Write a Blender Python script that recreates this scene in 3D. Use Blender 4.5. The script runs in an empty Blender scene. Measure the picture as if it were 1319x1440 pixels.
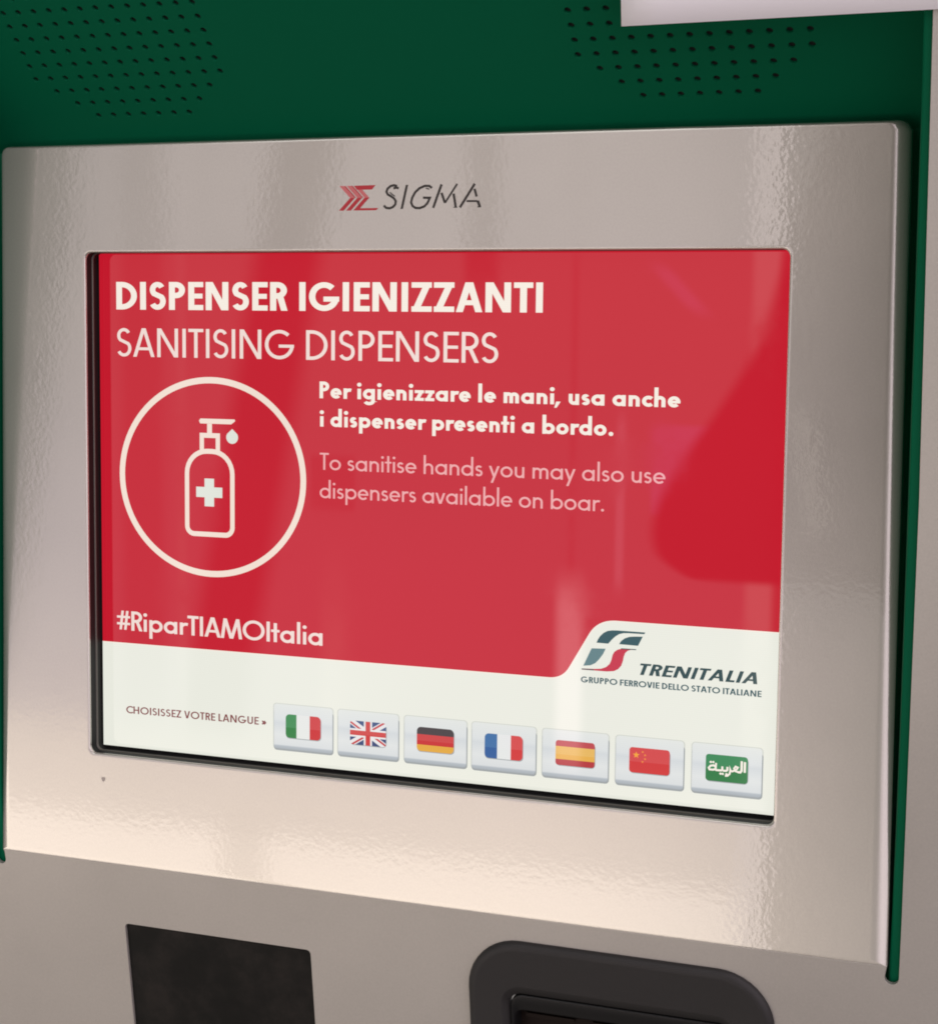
import bpy, bmesh, math
from mathutils import Vector, Matrix

sc = bpy.context.scene
C = sc.collection
R_ = math.radians

# ------------------------------------------------------------------ camera
# machine frame (mm): X right, Y up in the screen surround's plane, Z out of it; Blender = (X, -Z, Y) / 1000
def V(x, y, z=0.0):
    return Vector((x / 1000.0, -z / 1000.0, y / 1000.0))

cam_d = bpy.data.cameras.new('camera')
cam = bpy.data.objects.new('camera', cam_d)
C.objects.link(cam)
right = Vector((0.93595658, 0.35193197, 0.01136484))
down = Vector((0.04626978, -0.09092943, -0.99478186))
fwd = Vector((-0.34906214, 0.93159848, -0.10138981))
mw = Matrix((right, -down, -fwd)).transposed().to_4x4()
mw.translation = V(290.045, 82.090, 700.981)
cam.matrix_world = mw
cam_d.sensor_fit = 'VERTICAL'
cam_d.sensor_height = 36.0
cam_d.lens = 36.0 * 2500.0 / 1440.0
cam_d.clip_start = 0.01
cam_d.clip_end = 100.0
sc.camera = cam

# ------------------------------------------------------------------ surroundings: the station hall as an environment
world = bpy.data.worlds.new('World')
sc.world = world
world.use_nodes = True
NT = world.node_tree
NT.nodes.clear()

def nmath(nt, op, a, b=None, clamp=False):
    n = nt.nodes.new('ShaderNodeMath'); n.operation = op; n.use_clamp = clamp
    for i, v in enumerate((a, b)):
        if v is None: continue
        if isinstance(v, (int, float)): n.inputs[i].default_value = v
        else: nt.links.new(v, n.inputs[i])
    return n.outputs[0]

def sstep(nt, v, lo, hi):
    n = nt.nodes.new('ShaderNodeMapRange'); n.interpolation_type = 'SMOOTHSTEP'
    nt.links.new(v, n.inputs['Value'])
    if lo < hi:
        a, b, c, d = lo, hi, 0.0, 1.0
    else:
        a, b, c, d = hi, lo, 1.0, 0.0
    for k, x in zip(('From Min', 'From Max', 'To Min', 'To Max'), (a, b, c, d)):
        n.inputs[k].default_value = x
    return n.outputs[0]

def nmix(nt, fac, a, b):
    n = nt.nodes.new('ShaderNodeMix'); n.data_type = 'RGBA'; n.clamp_factor = True
    nt.links.new(fac, n.inputs[0])
    for i, v in ((6, a), (7, b)):
        if isinstance(v, tuple): n.inputs[i].default_value = (*v, 1)
        else: nt.links.new(v, n.inputs[i])
    return n.outputs[2]

tc = NT.nodes.new('ShaderNodeTexCoord')
sep = NT.nodes.new('ShaderNodeSeparateXYZ')
NT.links.new(tc.outputs['Generated'], sep.inputs[0])
fy = nmath(NT, 'MAXIMUM', nmath(NT, 'MULTIPLY', sep.outputs[1], -1.0), 0.02)
U = nmath(NT, 'DIVIDE', sep.outputs[0], fy)
W = nmath(NT, 'DIVIDE', sep.outputs[2], fy)

def band(v, a, b, s):
    return nmath(NT, 'MULTIPLY', sstep(NT, v, a - s, a + s), sstep(NT, v, b + s, b - s))
def mul(*a):
    o = a[0]
    for x in a[1:]: o = nmath(NT, 'MULTIPLY', o, x)
    return o
def ellipse(cu, cw, ru, rw, shear, s):
    du = nmath(NT, 'SUBTRACT', nmath(NT, 'SUBTRACT', U, cu), nmath(NT, 'MULTIPLY', nmath(NT, 'SUBTRACT', W, cw), shear))
    dw = nmath(NT, 'SUBTRACT', W, cw)
    r = nmath(NT, 'SQRT', nmath(NT, 'ADD', nmath(NT, 'POWER', nmath(NT, 'DIVIDE', du, ru), 2.0), nmath(NT, 'POWER', nmath(NT, 'DIVIDE', dw, rw), 2.0)))
    return sstep(NT, r, 1 + s, 1 - s)

# hall walls; unseen brighter ceiling light added to lift the paper and silver paint
col = nmix(NT, sstep(NT, W, 0.12, 0.5), (1.08, 0.97, 0.98), (2.4, 2.35, 2.35))
col = nmix(NT, sstep(NT, W, 0.02, -0.16), col, (1.09, 0.95, 1.08))
# columns and door frames in the hall
Us = nmath(NT, 'SUBTRACT', U, nmath(NT, 'MULTIPLY', W, 0.18))
col = nmix(NT, nmath(NT, 'MULTIPLY', band(Us, -0.527, -0.482, 0.010), 0.80), col, (0.08, 0.06, 0.06))
col = nmix(NT, nmath(NT, 'MULTIPLY', mul(band(U, -0.379, -0.358, 0.004), sstep(NT, W, 0.0, 0.04)), 0.6), col, (0.1, 0.08, 0.08))
col = nmix(NT, nmath(NT, 'MULTIPLY', band(U, -0.615, -0.585, 0.006), 0.4), col, (0.2, 0.16, 0.16))
col = nmix(NT, nmath(NT, 'MULTIPLY', band(U, -0.312, -0.308, 0.002), 0.35), col, (0.3, 0.25, 0.25))
col = nmix(NT, nmath(NT, 'MULTIPLY', band(U, -0.575, -0.568, 0.003), 0.5), col, (1.6, 1.4, 1.4))
col = nmix(NT, nmath(NT, 'MULTIPLY', mul(band(U, -0.472, -0.455, 0.006), sstep(NT, W, -0.12, -0.2)), 0.6), col, (2.0, 1.6, 1.6))
col = nmix(NT, nmath(NT, 'MULTIPLY', mul(band(U, -0.318, -0.302, 0.004), sstep(NT, W, -0.135, -0.165)), 0.9), col, (4.6, 3.6, 3.8))
col = nmix(NT, nmath(NT, 'MULTIPLY', mul(band(U, -0.283, -0.278, 0.0015), band(W, -0.15, -0.05, 0.01)), 0.7), col, (2.6, 2.0, 2.4))
col = nmix(NT, nmath(NT, 'MULTIPLY', mul(band(U, -0.262, -0.225, 0.002), band(W, -0.105, -0.053, 0.002)), 0.7), col, (2.0, 1.2, 2.3))
Ud = nmath(NT, 'ADD', U, nmath(NT, 'MULTIPLY', W, 0.95))
col = nmix(NT, nmath(NT, 'MULTIPLY', mul(band(Ud, -0.229, -0.219, 0.004), band(W, 0.012, 0.038, 0.006)), 0.5), col, (2.6, 1.5, 2.6))
col = nmix(NT, nmath(NT, 'MULTIPLY', mul(band(U, -0.480, -0.450, 0.002), band(W, -0.112, -0.078, 0.003)), 0.4), col, (0.3, 0.2, 0.2))
# dim far left side of the hall
Ul = nmath(NT, 'SUBTRACT', U, nmath(NT, 'MULTIPLY', W, 0.16))
col = nmix(NT, mul(sstep(NT, Ul, -0.650, -0.684), sstep(NT, W, -0.30, -0.12)), col, (0.16, 0.19, 0.17))
# lit wainscot strip and sunlit pavement beyond the doors
left_of = sstep(NT, U, -0.194, -0.206)
col = nmix(NT, mul(left_of, sstep(NT, W, -0.245, -0.275)), col, (1.75, 1.5, 1.36))
col = nmix(NT, mul(left_of, sstep(NT, W, -0.318, -0.333)), col, (3.0, 2.62, 2.35))
col = nmix(NT, nmath(NT, 'MULTIPLY', mul(band(U, -0.545, -0.512, 0.007), sstep(NT, W, -0.30, -0.32)), 0.75), col, (1.4, 1.2, 1.08))
# right: shaded part with the bright door edge
col = nmix(NT, sstep(NT, U, -0.206, -0.196), col, (0.50, 0.46, 0.44))
col = nmix(NT, band(U, -0.2055, -0.190, 0.003), col, (2.1, 1.85, 1.82))
# a dark figure close by, seen only as a soft dark shape in the glass
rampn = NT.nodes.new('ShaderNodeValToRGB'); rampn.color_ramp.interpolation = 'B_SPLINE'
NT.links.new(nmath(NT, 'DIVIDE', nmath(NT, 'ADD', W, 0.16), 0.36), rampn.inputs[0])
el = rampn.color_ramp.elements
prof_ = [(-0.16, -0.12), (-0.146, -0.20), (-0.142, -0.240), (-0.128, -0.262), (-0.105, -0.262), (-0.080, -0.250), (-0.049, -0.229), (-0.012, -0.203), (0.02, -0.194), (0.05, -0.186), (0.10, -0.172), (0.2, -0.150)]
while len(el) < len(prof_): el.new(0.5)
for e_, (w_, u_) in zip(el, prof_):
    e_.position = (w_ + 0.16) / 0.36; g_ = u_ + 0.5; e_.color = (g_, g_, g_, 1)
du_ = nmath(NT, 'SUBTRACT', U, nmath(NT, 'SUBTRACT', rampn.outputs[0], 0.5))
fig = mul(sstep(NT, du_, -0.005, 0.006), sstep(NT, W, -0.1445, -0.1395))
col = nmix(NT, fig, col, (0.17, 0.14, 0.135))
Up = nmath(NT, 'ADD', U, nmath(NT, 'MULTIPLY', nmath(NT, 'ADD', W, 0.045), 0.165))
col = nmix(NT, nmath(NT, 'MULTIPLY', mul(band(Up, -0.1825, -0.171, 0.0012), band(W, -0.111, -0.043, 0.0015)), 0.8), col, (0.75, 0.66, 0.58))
# right beyond the figure: hall light again
col = nmix(NT, sstep(NT, U, 0.02, 0.3), col, (1.7, 1.48, 1.62))
# near floor, shaded
col = nmix(NT, sstep(NT, W, -0.50, -0.62), col, (0.36, 0.32, 0.285))
col = nmix(NT, mul(sstep(NT, W, -0.45, -0.6), sstep(NT, U, -0.46, -0.16)), col, (0.07, 0.062, 0.058))
# behind the machine
col = nmix(NT, sstep(NT, sep.outputs[1], -0.03, 0.06), col, (0.25, 0.23, 0.22))
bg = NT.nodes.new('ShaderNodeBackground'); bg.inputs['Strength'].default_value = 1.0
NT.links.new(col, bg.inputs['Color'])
wo = NT.nodes.new('ShaderNodeOutputWorld')
NT.links.new(bg.outputs[0], wo.inputs['Surface'])
world.cycles.sampling_method = 'MANUAL'
world.cycles.sample_map_resolution = 2048

sc.view_settings.view_transform = 'Standard'
sc.view_settings.look = 'None'
sc.view_settings.exposure = 0.0
sc.view_settings.gamma = 1.0
sc.view_settings.use_curve_mapping = False
sc.render.engine = 'CYCLES'
sc.cycles.filter_width = 1.9
sc.cycles.use_denoising = True

# ------------------------------------------------------------------ materials
def lin(c):
    return tuple((x / 255 / 12.92 if x <= 10.3 else ((x / 255 + 0.055) / 1.055) ** 2.4) for x in c)

def pmat(name, base=(0.5, 0.5, 0.5), rough=0.5, metal=0.0, coat=0.0, coat_rough=0.05, spec=0.5):
    m = bpy.data.materials.new(name); m.use_nodes = True
    b = m.node_tree.nodes['Principled BSDF']
    b.inputs['Base Color'].default_value = (*base, 1)
    b.inputs['Roughness'].default_value = rough
    b.inputs['Metallic'].default_value = metal
    b.inputs['Coat Weight'].default_value = coat
    b.inputs['Coat Roughness'].default_value = coat_rough
    b.inputs['Specular IOR Level'].default_value = spec
    return m, m.node_tree, b

def noise(nt, scale, detail=3.0, rough=0.55, vec=None):
    n = nt.nodes.new('ShaderNodeTexNoise')
    n.inputs['Scale'].default_value = scale; n.inputs['Detail'].default_value = detail
    n.inputs['Roughness'].default_value = rough
    if vec is None:
        t = nt.nodes.new('ShaderNodeTexCoord'); vec = t.outputs['Object']
    nt.links.new(vec, n.inputs['Vector'])
    return n.outputs['Fac']

def bump(nt, h, strength, dist):
    n = nt.nodes.new('ShaderNodeBump'); n.inputs['Strength'].default_value = strength
    n.inputs['Distance'].default_value = dist
    nt.links.new(h, n.inputs['Height']); return n.outputs[0]

def silver(name, base, metal, rough, coat, coat_rough, peel):
    m, nt, b = pmat(name, base, rough, metal, coat, coat_rough)
    b.inputs['Coat IOR'].default_value = 1.85
    big = noise(nt, 9.0, 4.0)
    fine = noise(nt, 1100.0, 2.0)
    k = nmath(nt, 'ADD', nmath(nt, 'MULTIPLY', big, 0.6), nmath(nt, 'MULTIPLY', fine, 0.4))
    c = nmix(nt, sstep(nt, k, 0.3, 0.7), tuple(x * 0.94 for x in base), tuple(x * 1.06 for x in base))
    nt.links.new(c, b.inputs['Base Color'])
    nt.links.new(nmath(nt, 'ADD', nmath(nt, 'MULTIPLY', big, 0.08), rough - 0.04), b.inputs['Roughness'])
    p = nmath(nt, 'ADD', noise(nt, 520.0, 1.0), nmath(nt, 'MULTIPLY', noise(nt, 210.0, 1.0), 0.8))
    n = bump(nt, p, peel, 0.0003)
    nt.links.new(n, b.inputs['Normal'])
    if coat > 0: nt.links.new(n, b.inputs['Coat Normal'])
    return m

SILVER = silver('silver_lacquer', (0.455, 0.432, 0.378), 0.55, 0.22, 1.0, 0.03, 0.042)
FASCIA = silver('silver_satin_paint', (0.425, 0.404, 0.362), 0.42, 0.34, 0.1, 0.25, 0.05)

GREEN, _nt, _b = pmat('green_paint', (0.001, 0.102, 0.045), 0.5, 0.0, 0.0, 0.15, 0.05)
_n = noise(_nt, 700.0, 2.0)
_nt.links.new(bump(_nt, _n, 0.12, 0.0002), _b.inputs['Normal'])
BLACK_HOLE, _, _ = pmat('grille_dark', (0.003, 0.006, 0.004), 0.8)
GASKET, _, _ = pmat('black_rubber', (0.006, 0.006, 0.006), 0.6, spec=0.3)
GASKET_EDGE, _, _ = pmat('dull_metal_edge', (0.09, 0.085, 0.07), 0.45, 0.3)
PLASTIC, _nt, _b = pmat('black_plastic', (0.021, 0.020, 0.019), 0.5, spec=0.3)
_n = noise(_nt, 1500.0, 2.0)
_nt.links.new(bump(_nt, _n, 0.25, 0.0002), _b.inputs['Normal'])
_nt.links.new(nmath(_nt, 'ADD', nmath(_nt, 'MULTIPLY', noise(_nt, 60.0, 4.0), 0.25), 0.36), _b.inputs['Roughness'])
PLASTIC_IN, _, _ = pmat('black_gloss_plastic', (0.008, 0.008, 0.008), 0.35, spec=0.25)
SLOT_IN, _, _ = pmat('slot_interior', (0.010, 0.006, 0.004), 0.6, spec=0.15)
DARK_GLASS, _nt, _b = pmat('dark_window_glass', (0.012, 0.012, 0.011), 0.2, spec=0.12)
_n = noise(_nt, 28.0, 6.0, 0.7)
_nt.links.new(nmix(_nt, sstep(_nt, _n, 0.42, 0.75), (0.008, 0.008, 0.007), (0.022, 0.019, 0.016)), _b.inputs['Base Color'])
_nt.links.new(nmath(_nt, 'ADD', nmath(_nt, 'MULTIPLY', _n, 0.5), 0.12), _b.inputs['Roughness'])
PAPER, _nt, _b = pmat('white_paper', (0.88, 0.86, 0.89), 0.75, spec=0.2)
_nt.links.new(bump(_nt, noise(_nt, 500.0, 4.0), 0.15, 0.0002), _b.inputs['Normal'])
PRINT_RED, _, _ = pmat('red_print', lin((176, 30, 42)), 0.4)
PRINT_PINK, _, _ = pmat('pale_red_print', lin((196, 104, 104)), 0.4)
PRINT_DARK, _, _ = pmat('dark_print', (0.022, 0.017, 0.013), 0.5)
SMUDGE, _, _ = pmat('smudge', (0.36, 0.32, 0.28), 0.6)

def panel(nt, b, k=1.0):
    """panel unevenness and pixel rows in the emission, finger smears in the gloss"""
    g = nt.nodes.new('ShaderNodeNewGeometry'); pos = g.outputs['Position']
    u = nmath(nt, 'ADD', nmath(nt, 'MULTIPLY', noise(nt, 7.0, 2.0, 0.5, pos), 0.10), 0.95 * k)
    s3 = nt.nodes.new('ShaderNodeSeparateXYZ'); nt.links.new(pos, s3.inputs[0])
    rows = nmath(nt, 'SINE', nmath(nt, 'MULTIPLY', s3.outputs[2], 2 * math.pi / 0.0009))
    u = nmath(nt, 'ADD', u, nmath(nt, 'MULTIPLY', rows, 0.012))
    nt.links.new(u, b.inputs['Emission Strength'])
    sm_ = noise(nt, 22.0, 5.0, 0.62, pos)
    nt.links.new(nmath(nt, 'ADD', nmath(nt, 'MULTIPLY', sstep(nt, sm_, 0.50, 0.78), 0.06), 0.018), b.inputs['Roughness'])

_glow = {}
def glow(name, rgb, k=1.0):
    """a lit area of the display: emits its own colour behind glossy glass"""
    if name in _glow: return _glow[name]
    m, nt, b = pmat(name, (0.006, 0.006, 0.006), 0.025, spec=0.42)
    b.inputs['Emission Color'].default_value = (*lin(rgb), 1)
    panel(nt, b, k)
    _glow[name] = m
    return m
S_RED = glow('display_red', (195, 20, 41))
S_WHITE = glow('display_white', (231, 232, 221))
S_TEXT = glow('display_text_white', (243, 234, 222))
S_TEXT_L = glow('display_text_light', (238, 218, 210))
S_PINK = glow('display_text_pink', (236, 170, 170))
S_BLACK = glow('display_off', (6, 5, 5))
S_ICON = glow('display_icon_white', (240, 222, 208))
S_MINT = glow('display_pale_mint', (222, 226, 216))
S_MAROON = glow('display_maroon', (128, 62, 62))
S_TEAL = glow('display_teal', (38, 82, 88))
S_TEAL_D = glow('display_dark_teal', (26, 66, 68))
S_TEAL_P = glow('display_pale_teal', (92, 126, 130))
S_LOGO_RED = glow('display_logo_red', (196, 42, 66))
S_SHADOW = glow('display_shadow_grey', (150, 156, 158))
S_SHADOW2 = glow('display_pale_grey', (206, 209, 200))

def button_mat():
    m, nt, b = pmat('display_button_grey', (0.006, 0.006, 0.006), 0.025, spec=0.42)
    panel(nt, b)
    t = nt.nodes.new('ShaderNodeTexCoord'); s = nt.nodes.new('ShaderNodeSeparateXYZ')
    nt.links.new(t.outputs['Object'], s.inputs[0])
    f = nmath(nt, 'DIVIDE', nmath(nt, 'ADD', s.outputs[2], 0.0105), 0.021)
    r = nt.nodes.new('ShaderNodeValToRGB'); nt.links.new(f, r.inputs[0])
    e = r.color_ramp.elements
    e[0].position = 0.0; e[0].color = (*lin((158, 166, 172)), 1)
    e[1].position = 1.0; e[1].color = (*lin((224, 227, 222)), 1)
    for p, c in ((0.075, (176, 184, 190)), (0.10, (212, 216, 217)), (0.32, (220, 223, 222)), (0.58, (208, 213, 215)), (0.66, (217, 221, 221)), (0.93, (222, 225, 222))):
        x = e.new(p); x.color = (*lin(c), 1)
    nt.links.new(r.outputs[0], b.inputs['Emission Color'])
    return m
S_BUTTON = button_mat()

# ------------------------------------------------------------------ mesh helpers
class MB:
    """collects polygons in the machine frame (mm)"""
    def __init__(self):
        self.v = []; self.f = []; self.m = []; self.s = []; self.mats = []
    def mat(self, m):
        if m not in self.mats: self.mats.append(m)
        return self.mats.index(m)
    def poly(self, pts, m, smooth=False):
        i = len(self.v); self.v += [tuple(p) for p in pts]
        self.f.append(tuple(range(i, i + len(pts)))); self.m.append(self.mat(m)); self.s.append(smooth)
    def loops(self, loops, mats, closed=True, smooth=None):
        """bridge equal-length loops; mats[k] is the material between loop k and k+1"""
        base = len(self.v); n = len(loops[0])
        for l in loops: self.v += [tuple(p) for p in l]
        for k in range(len(loops) - 1):
            for j in range(n if closed else n - 1):
                a = base + k * n + j; b = base + k * n + (j + 1) % n
                self.f.append((a, b, b + n, a + n)); self.m.append(self.mat(mats[k] if isinstance(mats, list) else mats))
                self.s.append(bool(smooth[k]) if smooth else False)
    def build(self, name, parent=None, origin=None, label=None):
        if origin is None: origin = Vector(parent['_o']) if parent is not None else Vector((0, 0, 0))
        o3 = Vector(origin)
        me = bpy.data.meshes.new(name)
        me.from_pydata([V(*p) - o3 for p in self.v], [], self.f)
        for m in self.mats: me.materials.append(m)
        me.polygons.foreach_set('material_index', self.m)
        me.polygons.foreach_set('use_smooth', self.s)
        bm = bmesh.new(); bm.from_mesh(me)
        bmesh.ops.remove_doubles(bm, verts=bm.verts, dist=1e-7)
        bm.to_mesh(me); bm.free(); me.update()
        ob = bpy.data.objects.new(name, me); C.objects.link(ob)
        return place(ob, parent, o3, label)

ORI = {}
class _P(dict): pass
def place(ob, parent, o3, label=None):
    ORI[ob.name] = o3.copy()
    if parent is not None:
        ob.parent = parent; ob.location = o3 - ORI[parent.name]
    else:
        ob.location = o3
    if label: ob['label'] = label
    return ob
def build(mb, name, parent, origin=None, label=None):
    o = ORI[parent.name] if origin is None else V(*origin)
    return mb.build(name, parent, o, label)

def rrect(x0, x1, y0, y1, r, n=6):
    """rounded rectangle, counter-clockwise; r = one radius or (bl, br, tr, tl)"""
    rs = r if isinstance(r, tuple) else (r,) * 4
    out = []
    for (cx, cy, a0), q in zip(((x0, y0, 180), (x1, y0, 270), (x1, y1, 0), (x0, y1, 90)), rs):
        sx = 1 if cx == x0 else -1; sy = 1 if cy == y0 else -1
        for i in range(n + 1):
            a = R_(a0 + 90.0 * i / n)
            out.append((cx + sx * q + q * math.cos(a), cy + sy * q + q * math.sin(a)))
    return out

def clip(poly, convex):
    """Sutherland-Hodgman against a counter-clockwise convex outline"""
    out = list(poly)
    for i in range(len(convex)):
        a = convex[i]; b = convex[(i + 1) % len(convex)]
        if abs(a[0] - b[0]) + abs(a[1] - b[1]) < 1e-9: continue
        inp = out; out = []
        if not inp: break
        def side(p): return (b[0] - a[0]) * (p[1] - a[1]) - (b[1] - a[1]) * (p[0] - a[0])
        for k in range(len(inp)):
            p, q = inp[k - 1], inp[k]; sp, sq = side(p), side(q)
            if (sp < 0) != (sq < 0):
                t = sp / (sp - sq); out.append((p[0] + t * (q[0] - p[0]), p[1] + t * (q[1] - p[1])))
            if sq >= 0: out.append(q)
    return out

# ------------------------------------------------------------------ a drawn geometric alphabet
def stroke(pts, w, closed=False):
    """mitred strip of width w along a polyline -> list of quads"""
    n = len(pts); L = []; Rr = []
    for i in range(n):
        p = pts[i]
        a = pts[i - 1] if (i > 0 or closed) else None
        b = pts[(i + 1) % n] if (i < n - 1 or closed) else None
        def nrm(u, v):
            dx, dy = v[0] - u[0], v[1] - u[1]; l = math.hypot(dx, dy) or 1e-9
            return (-dy / l, dx / l)
        if a is None: nx, ny = nrm(p, b); k = 1
        elif b is None: nx, ny = nrm(a, p); k = 1
        else:
            n1, n2 = nrm(a, p), nrm(p, b); nx, ny = n1[0] + n2[0], n1[1] + n2[1]
            l = math.hypot(nx, ny) or 1e-9; nx /= l; ny /= l
            k = min(2.5, 1 / max(0.25, nx * n1[0] + ny * n1[1]))
        L.append((p[0] + nx * w / 2 * k, p[1] + ny * w / 2 * k)); Rr.append((p[0] - nx * w / 2 * k, p[1] - ny * w / 2 * k))
    q = []
    for i in range(n if closed else n - 1):
        j = (i + 1) % n
        q.append([Rr[i], Rr[j], L[j], L[i]])
    return q

def arc(cx, cy, rx, ry, a0, a1, n=20):
    return [(cx + rx * math.cos(R_(a0 + (a1 - a0) * i / n)), cy + ry * math.sin(R_(a0 + (a1 - a0) * i / n))) for i in range(n + 1)]
def disc(cx, cy, r, n=16):
    return [(cx + r * math.cos(2 * math.pi * i / n), cy + r * math.sin(2 * math.pi * i / n)) for i in range(n)]

def glyph(ch, w):
    """-> (list of convex polygons, width, left bearing class, right bearing class); cap height 1"""
    h = w / 2; P = []; X = 0.62; A = 1.09; D = -0.34
    def rect(x0, y0, x1, y1): P.append([(x0, y0), (x1, y0), (x1, y1), (x0, y1)])
    def st(pts, closed=False, ww=None): P.extend(stroke(pts, ww or w, closed))
    def dg(xb, yb, xt, yt, k=1.0):
        """diagonal with level ends; xb / xt are the centres of the ends"""
        l = math.hypot(xt - xb, yt - yb); d = w * k * l / abs(yt - yb) / 2
        P.append([(xb - d, yb), (xb + d, yb), (xt + d, yt), (xt - d, yt)]); return d
    def S(W, Hh, hk=1.0):
        ww = w * 0.94; r1 = (Hh - ww) * 0.235; r2 = (Hh - ww) * 0.265; rx1 = (W * 0.92 - ww) / 2; rx2 = (W - ww) / 2
        c1 = Hh - ww / 2 - r1; c2 = ww / 2 + r2; cx = W / 2
        a = arc(cx, c1, rx1, r1, 28, 225, 18); b = arc(cx, c2, rx2, r2, 45, -152, 18)
        st(a + b, ww=ww)
    def bowlring(W):
        r = X / 2 - h; rx = r if W is None else W / 2 - h
        st(arc(rx + h, X / 2, rx, r, 0, 360, 28)[:-1], True); return 2 * (rx + h)
    def dia(x0): P.append(disc(x0, 0.86 if True else 0, max(w * 0.62, 0.075)))
    s, r_, d_, t_ = 'srdt'
    if ch == 'A':
        W = 0.70 + w * 0.35; k = w * 1.02; dl = w * 0.56
        dg(dl, 0, W / 2 - dl * 0.12, 1); dg(W - dl, 0, W / 2 + dl * 0.12, 1)
        rect(W * 0.24, 0.235, W * 0.76, 0.235 + w * 0.85); return P, W, d_, d_
    if ch == 'C':
        W = 0.74; st(arc(0.5, 0.5, 0.5 - h, 0.5 - h, 48, 312, 26)); return P, W, r_, d_
    if ch == 'D':
        W = 0.68; rect(0, 0, w, 1); st([(w * 0.9, 1 - h)] + arc(W - 0.5, 0.5, 0.5 - h, 0.5 - h, 90, -90, 22) + [(w * 0.9, h)]); return P, W, s, r_
    if ch in 'EF':
        W = 0.42 + w * 0.3; rect(0, 0, w, 1); rect(w, 1 - w * .95, W, 1); rect(w, 0.5 - h * .9, W * 0.95, 0.5 + h * .9)
        if ch == 'E': rect(w, 0, W, w * .95)
        return P, W, s, d_
    if ch == 'G':
        W = 0.97 - w * 0.3; rx = (W - w) / 2
        st(arc(h + rx, 0.5, rx, 0.5 - h, 46, 352, 28)); rect(h + rx * 0.95, 0.5 - w * 0.9, W, 0.5); return P, W, r_, r_
    if ch == 'H':
        W = 0.66; rect(0, 0, w, 1); rect(W - w, 0, W, 1); rect(w, 0.5 - h, W - w, 0.5 + h); return P, W, s, s
    if ch == 'I': rect(0, 0, w, 1); return P, w, s, s
    if ch == 'L': rect(0, 0, w, 1); rect(w, 0, 0.42, w * .95); return P, 0.42, s, d_
    if ch == 'M':
        W = 0.92 + w * 0.3; e = w * 0.5; xt = 0.12 + w * 0.55
        dg(e, 0, xt, 1); dg(W - e, 0, W - xt, 1); dg(W / 2 - e * .1, 0.0, xt, 1); dg(W / 2 + e * .1, 0.0, W - xt, 1); return P, W, d_, d_
    if ch == 'N':
        W = 0.68 + w * 0.2; rect(0, 0, w, 1); rect(W - w, 0, W, 1); dg(W - w * 0.62, 0, w * 0.62, 1); return P, W, s, s
    if ch == 'O':
        W = 0.98; st(arc(W / 2, 0.5, W / 2 - h, 0.5 - h, 0, 360, 36)[:-1], True); return P, W, r_, r_
    if ch in 'PR':
        W = 0.47 + w * 0.25; yb = 0.42; r = (1 - yb - w) / 2; rect(0, 0, w, 1)
        st([(w * 0.9, 1 - h)] + arc(W - h - r, 1 - h - r, r, r, 90, -90, 16) + [(w * 0.9, yb + h)])
        if ch == 'R': dg(W - w * 0.42, 0, w + (W - w) * 0.34, yb + h); return P, W + 0.02, s, d_
        return P, W, s, r_
    if ch == 'S': S(0.46 + w * 0.4, 1.0); return P, 0.46 + w * 0.4, r_, r_
    if ch == 'T': W = 0.44 + w * 0.5; rect(0, 1 - w * .95, W, 1); rect(W / 2 - h, 0, W / 2 + h, 1 - w * .95); return P, W, d_, d_
    if ch == 'U':
        W = 0.62; r = W / 2 - h; st([(h, 1)] + arc(W / 2, r + h, r, r, 180, 360, 18) + [(W - h, 1)]); return P, W, s, s
    if ch == 'V': W = 0.68; dg(W / 2 - w * .1, 0, w * .55, 1); dg(W / 2 + w * .1, 0, W - w * .55, 1); return P, W, d_, d_
    if ch == 'Z':
        W = 0.50 + w * 0.45; rect(0, 1 - w * .95, W, 1); rect(0, 0, W, w * .95)
        dg(w * .72, w * .5, W - w * .72, 1 - w * .5); return P, W, t_, t_
    if ch == '#':
        W = 0.62; k = w * 0.8
        for x in (0.17, 0.39): P.append([(x - k / 2, 0.02), (x + k / 2, 0.02), (x + k / 2 + .1, 1.0), (x - k / 2 + .1, 1.0)])
        for y in (0.33, 0.68): rect(0, y - k / 2, W, y + k / 2)
        return P, W, d_, d_
    if ch == '>>':
        for x in (0.02, 0.22): st([(x, .58), (x + .17, .34), (x, .1)])
        return P, 0.42, s, s
    if ch in 'adgq':
        W = 0.60 + w * 0.15; bowlring(W); top = A if ch == 'd' else X
        if ch == 'g':
            rx = (W - w) * 0.48; st([(W - h, X), (W - h, D + h + rx * 0.72)] + arc(W - h - rx, D + h + rx * 0.72, rx, rx * 0.72, 0, -160, 16))
        else: rect(W - w, 0, W, top)
        return P, W, r_, s
    if ch in 'bp':
        W = 0.60 + w * 0.15; bowlring(W); rect(0, 0 if ch == 'b' else D, w, A if ch == 'b' else X); return P, W, s, r_
    if ch == 'c': W = 0.5; r = X / 2 - h; st(arc(X / 2, X / 2, r, r, 45, 315, 20)); return P, W, r_, d_
    if ch == 'e':
        W = 0.57 + w * 0.1; rx = W / 2 - h; r = X / 2 - h
        st(arc(W / 2, X / 2, rx, r, 0, 318, 24)); rect(w * 0.8, X / 2 - w * 0.42, W, X / 2 + w * 0.36); return P, W, r_, r_
    if ch in 'hn':
        W = 0.47 + w * 0.3; r = W / 2 - h; rect(0, 0, w, A if ch == 'h' else X)
        st(arc(W / 2, X - h - r, r, r, 180, 0, 18) + [(W - h, 0)]); return P, W, s, s
    if ch == 'm':
        W1 = 0.42 + w * 0.3; r = W1 / 2 - h; rect(0, 0, w, X)
        for k in (0, 1):
            x = k * (W1 - w); st(arc(x + W1 / 2, X - h - r, r, r, 180, 0, 16) + [(x + W1 - h, 0)])
        return P, 2 * W1 - w, s, s
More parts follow.
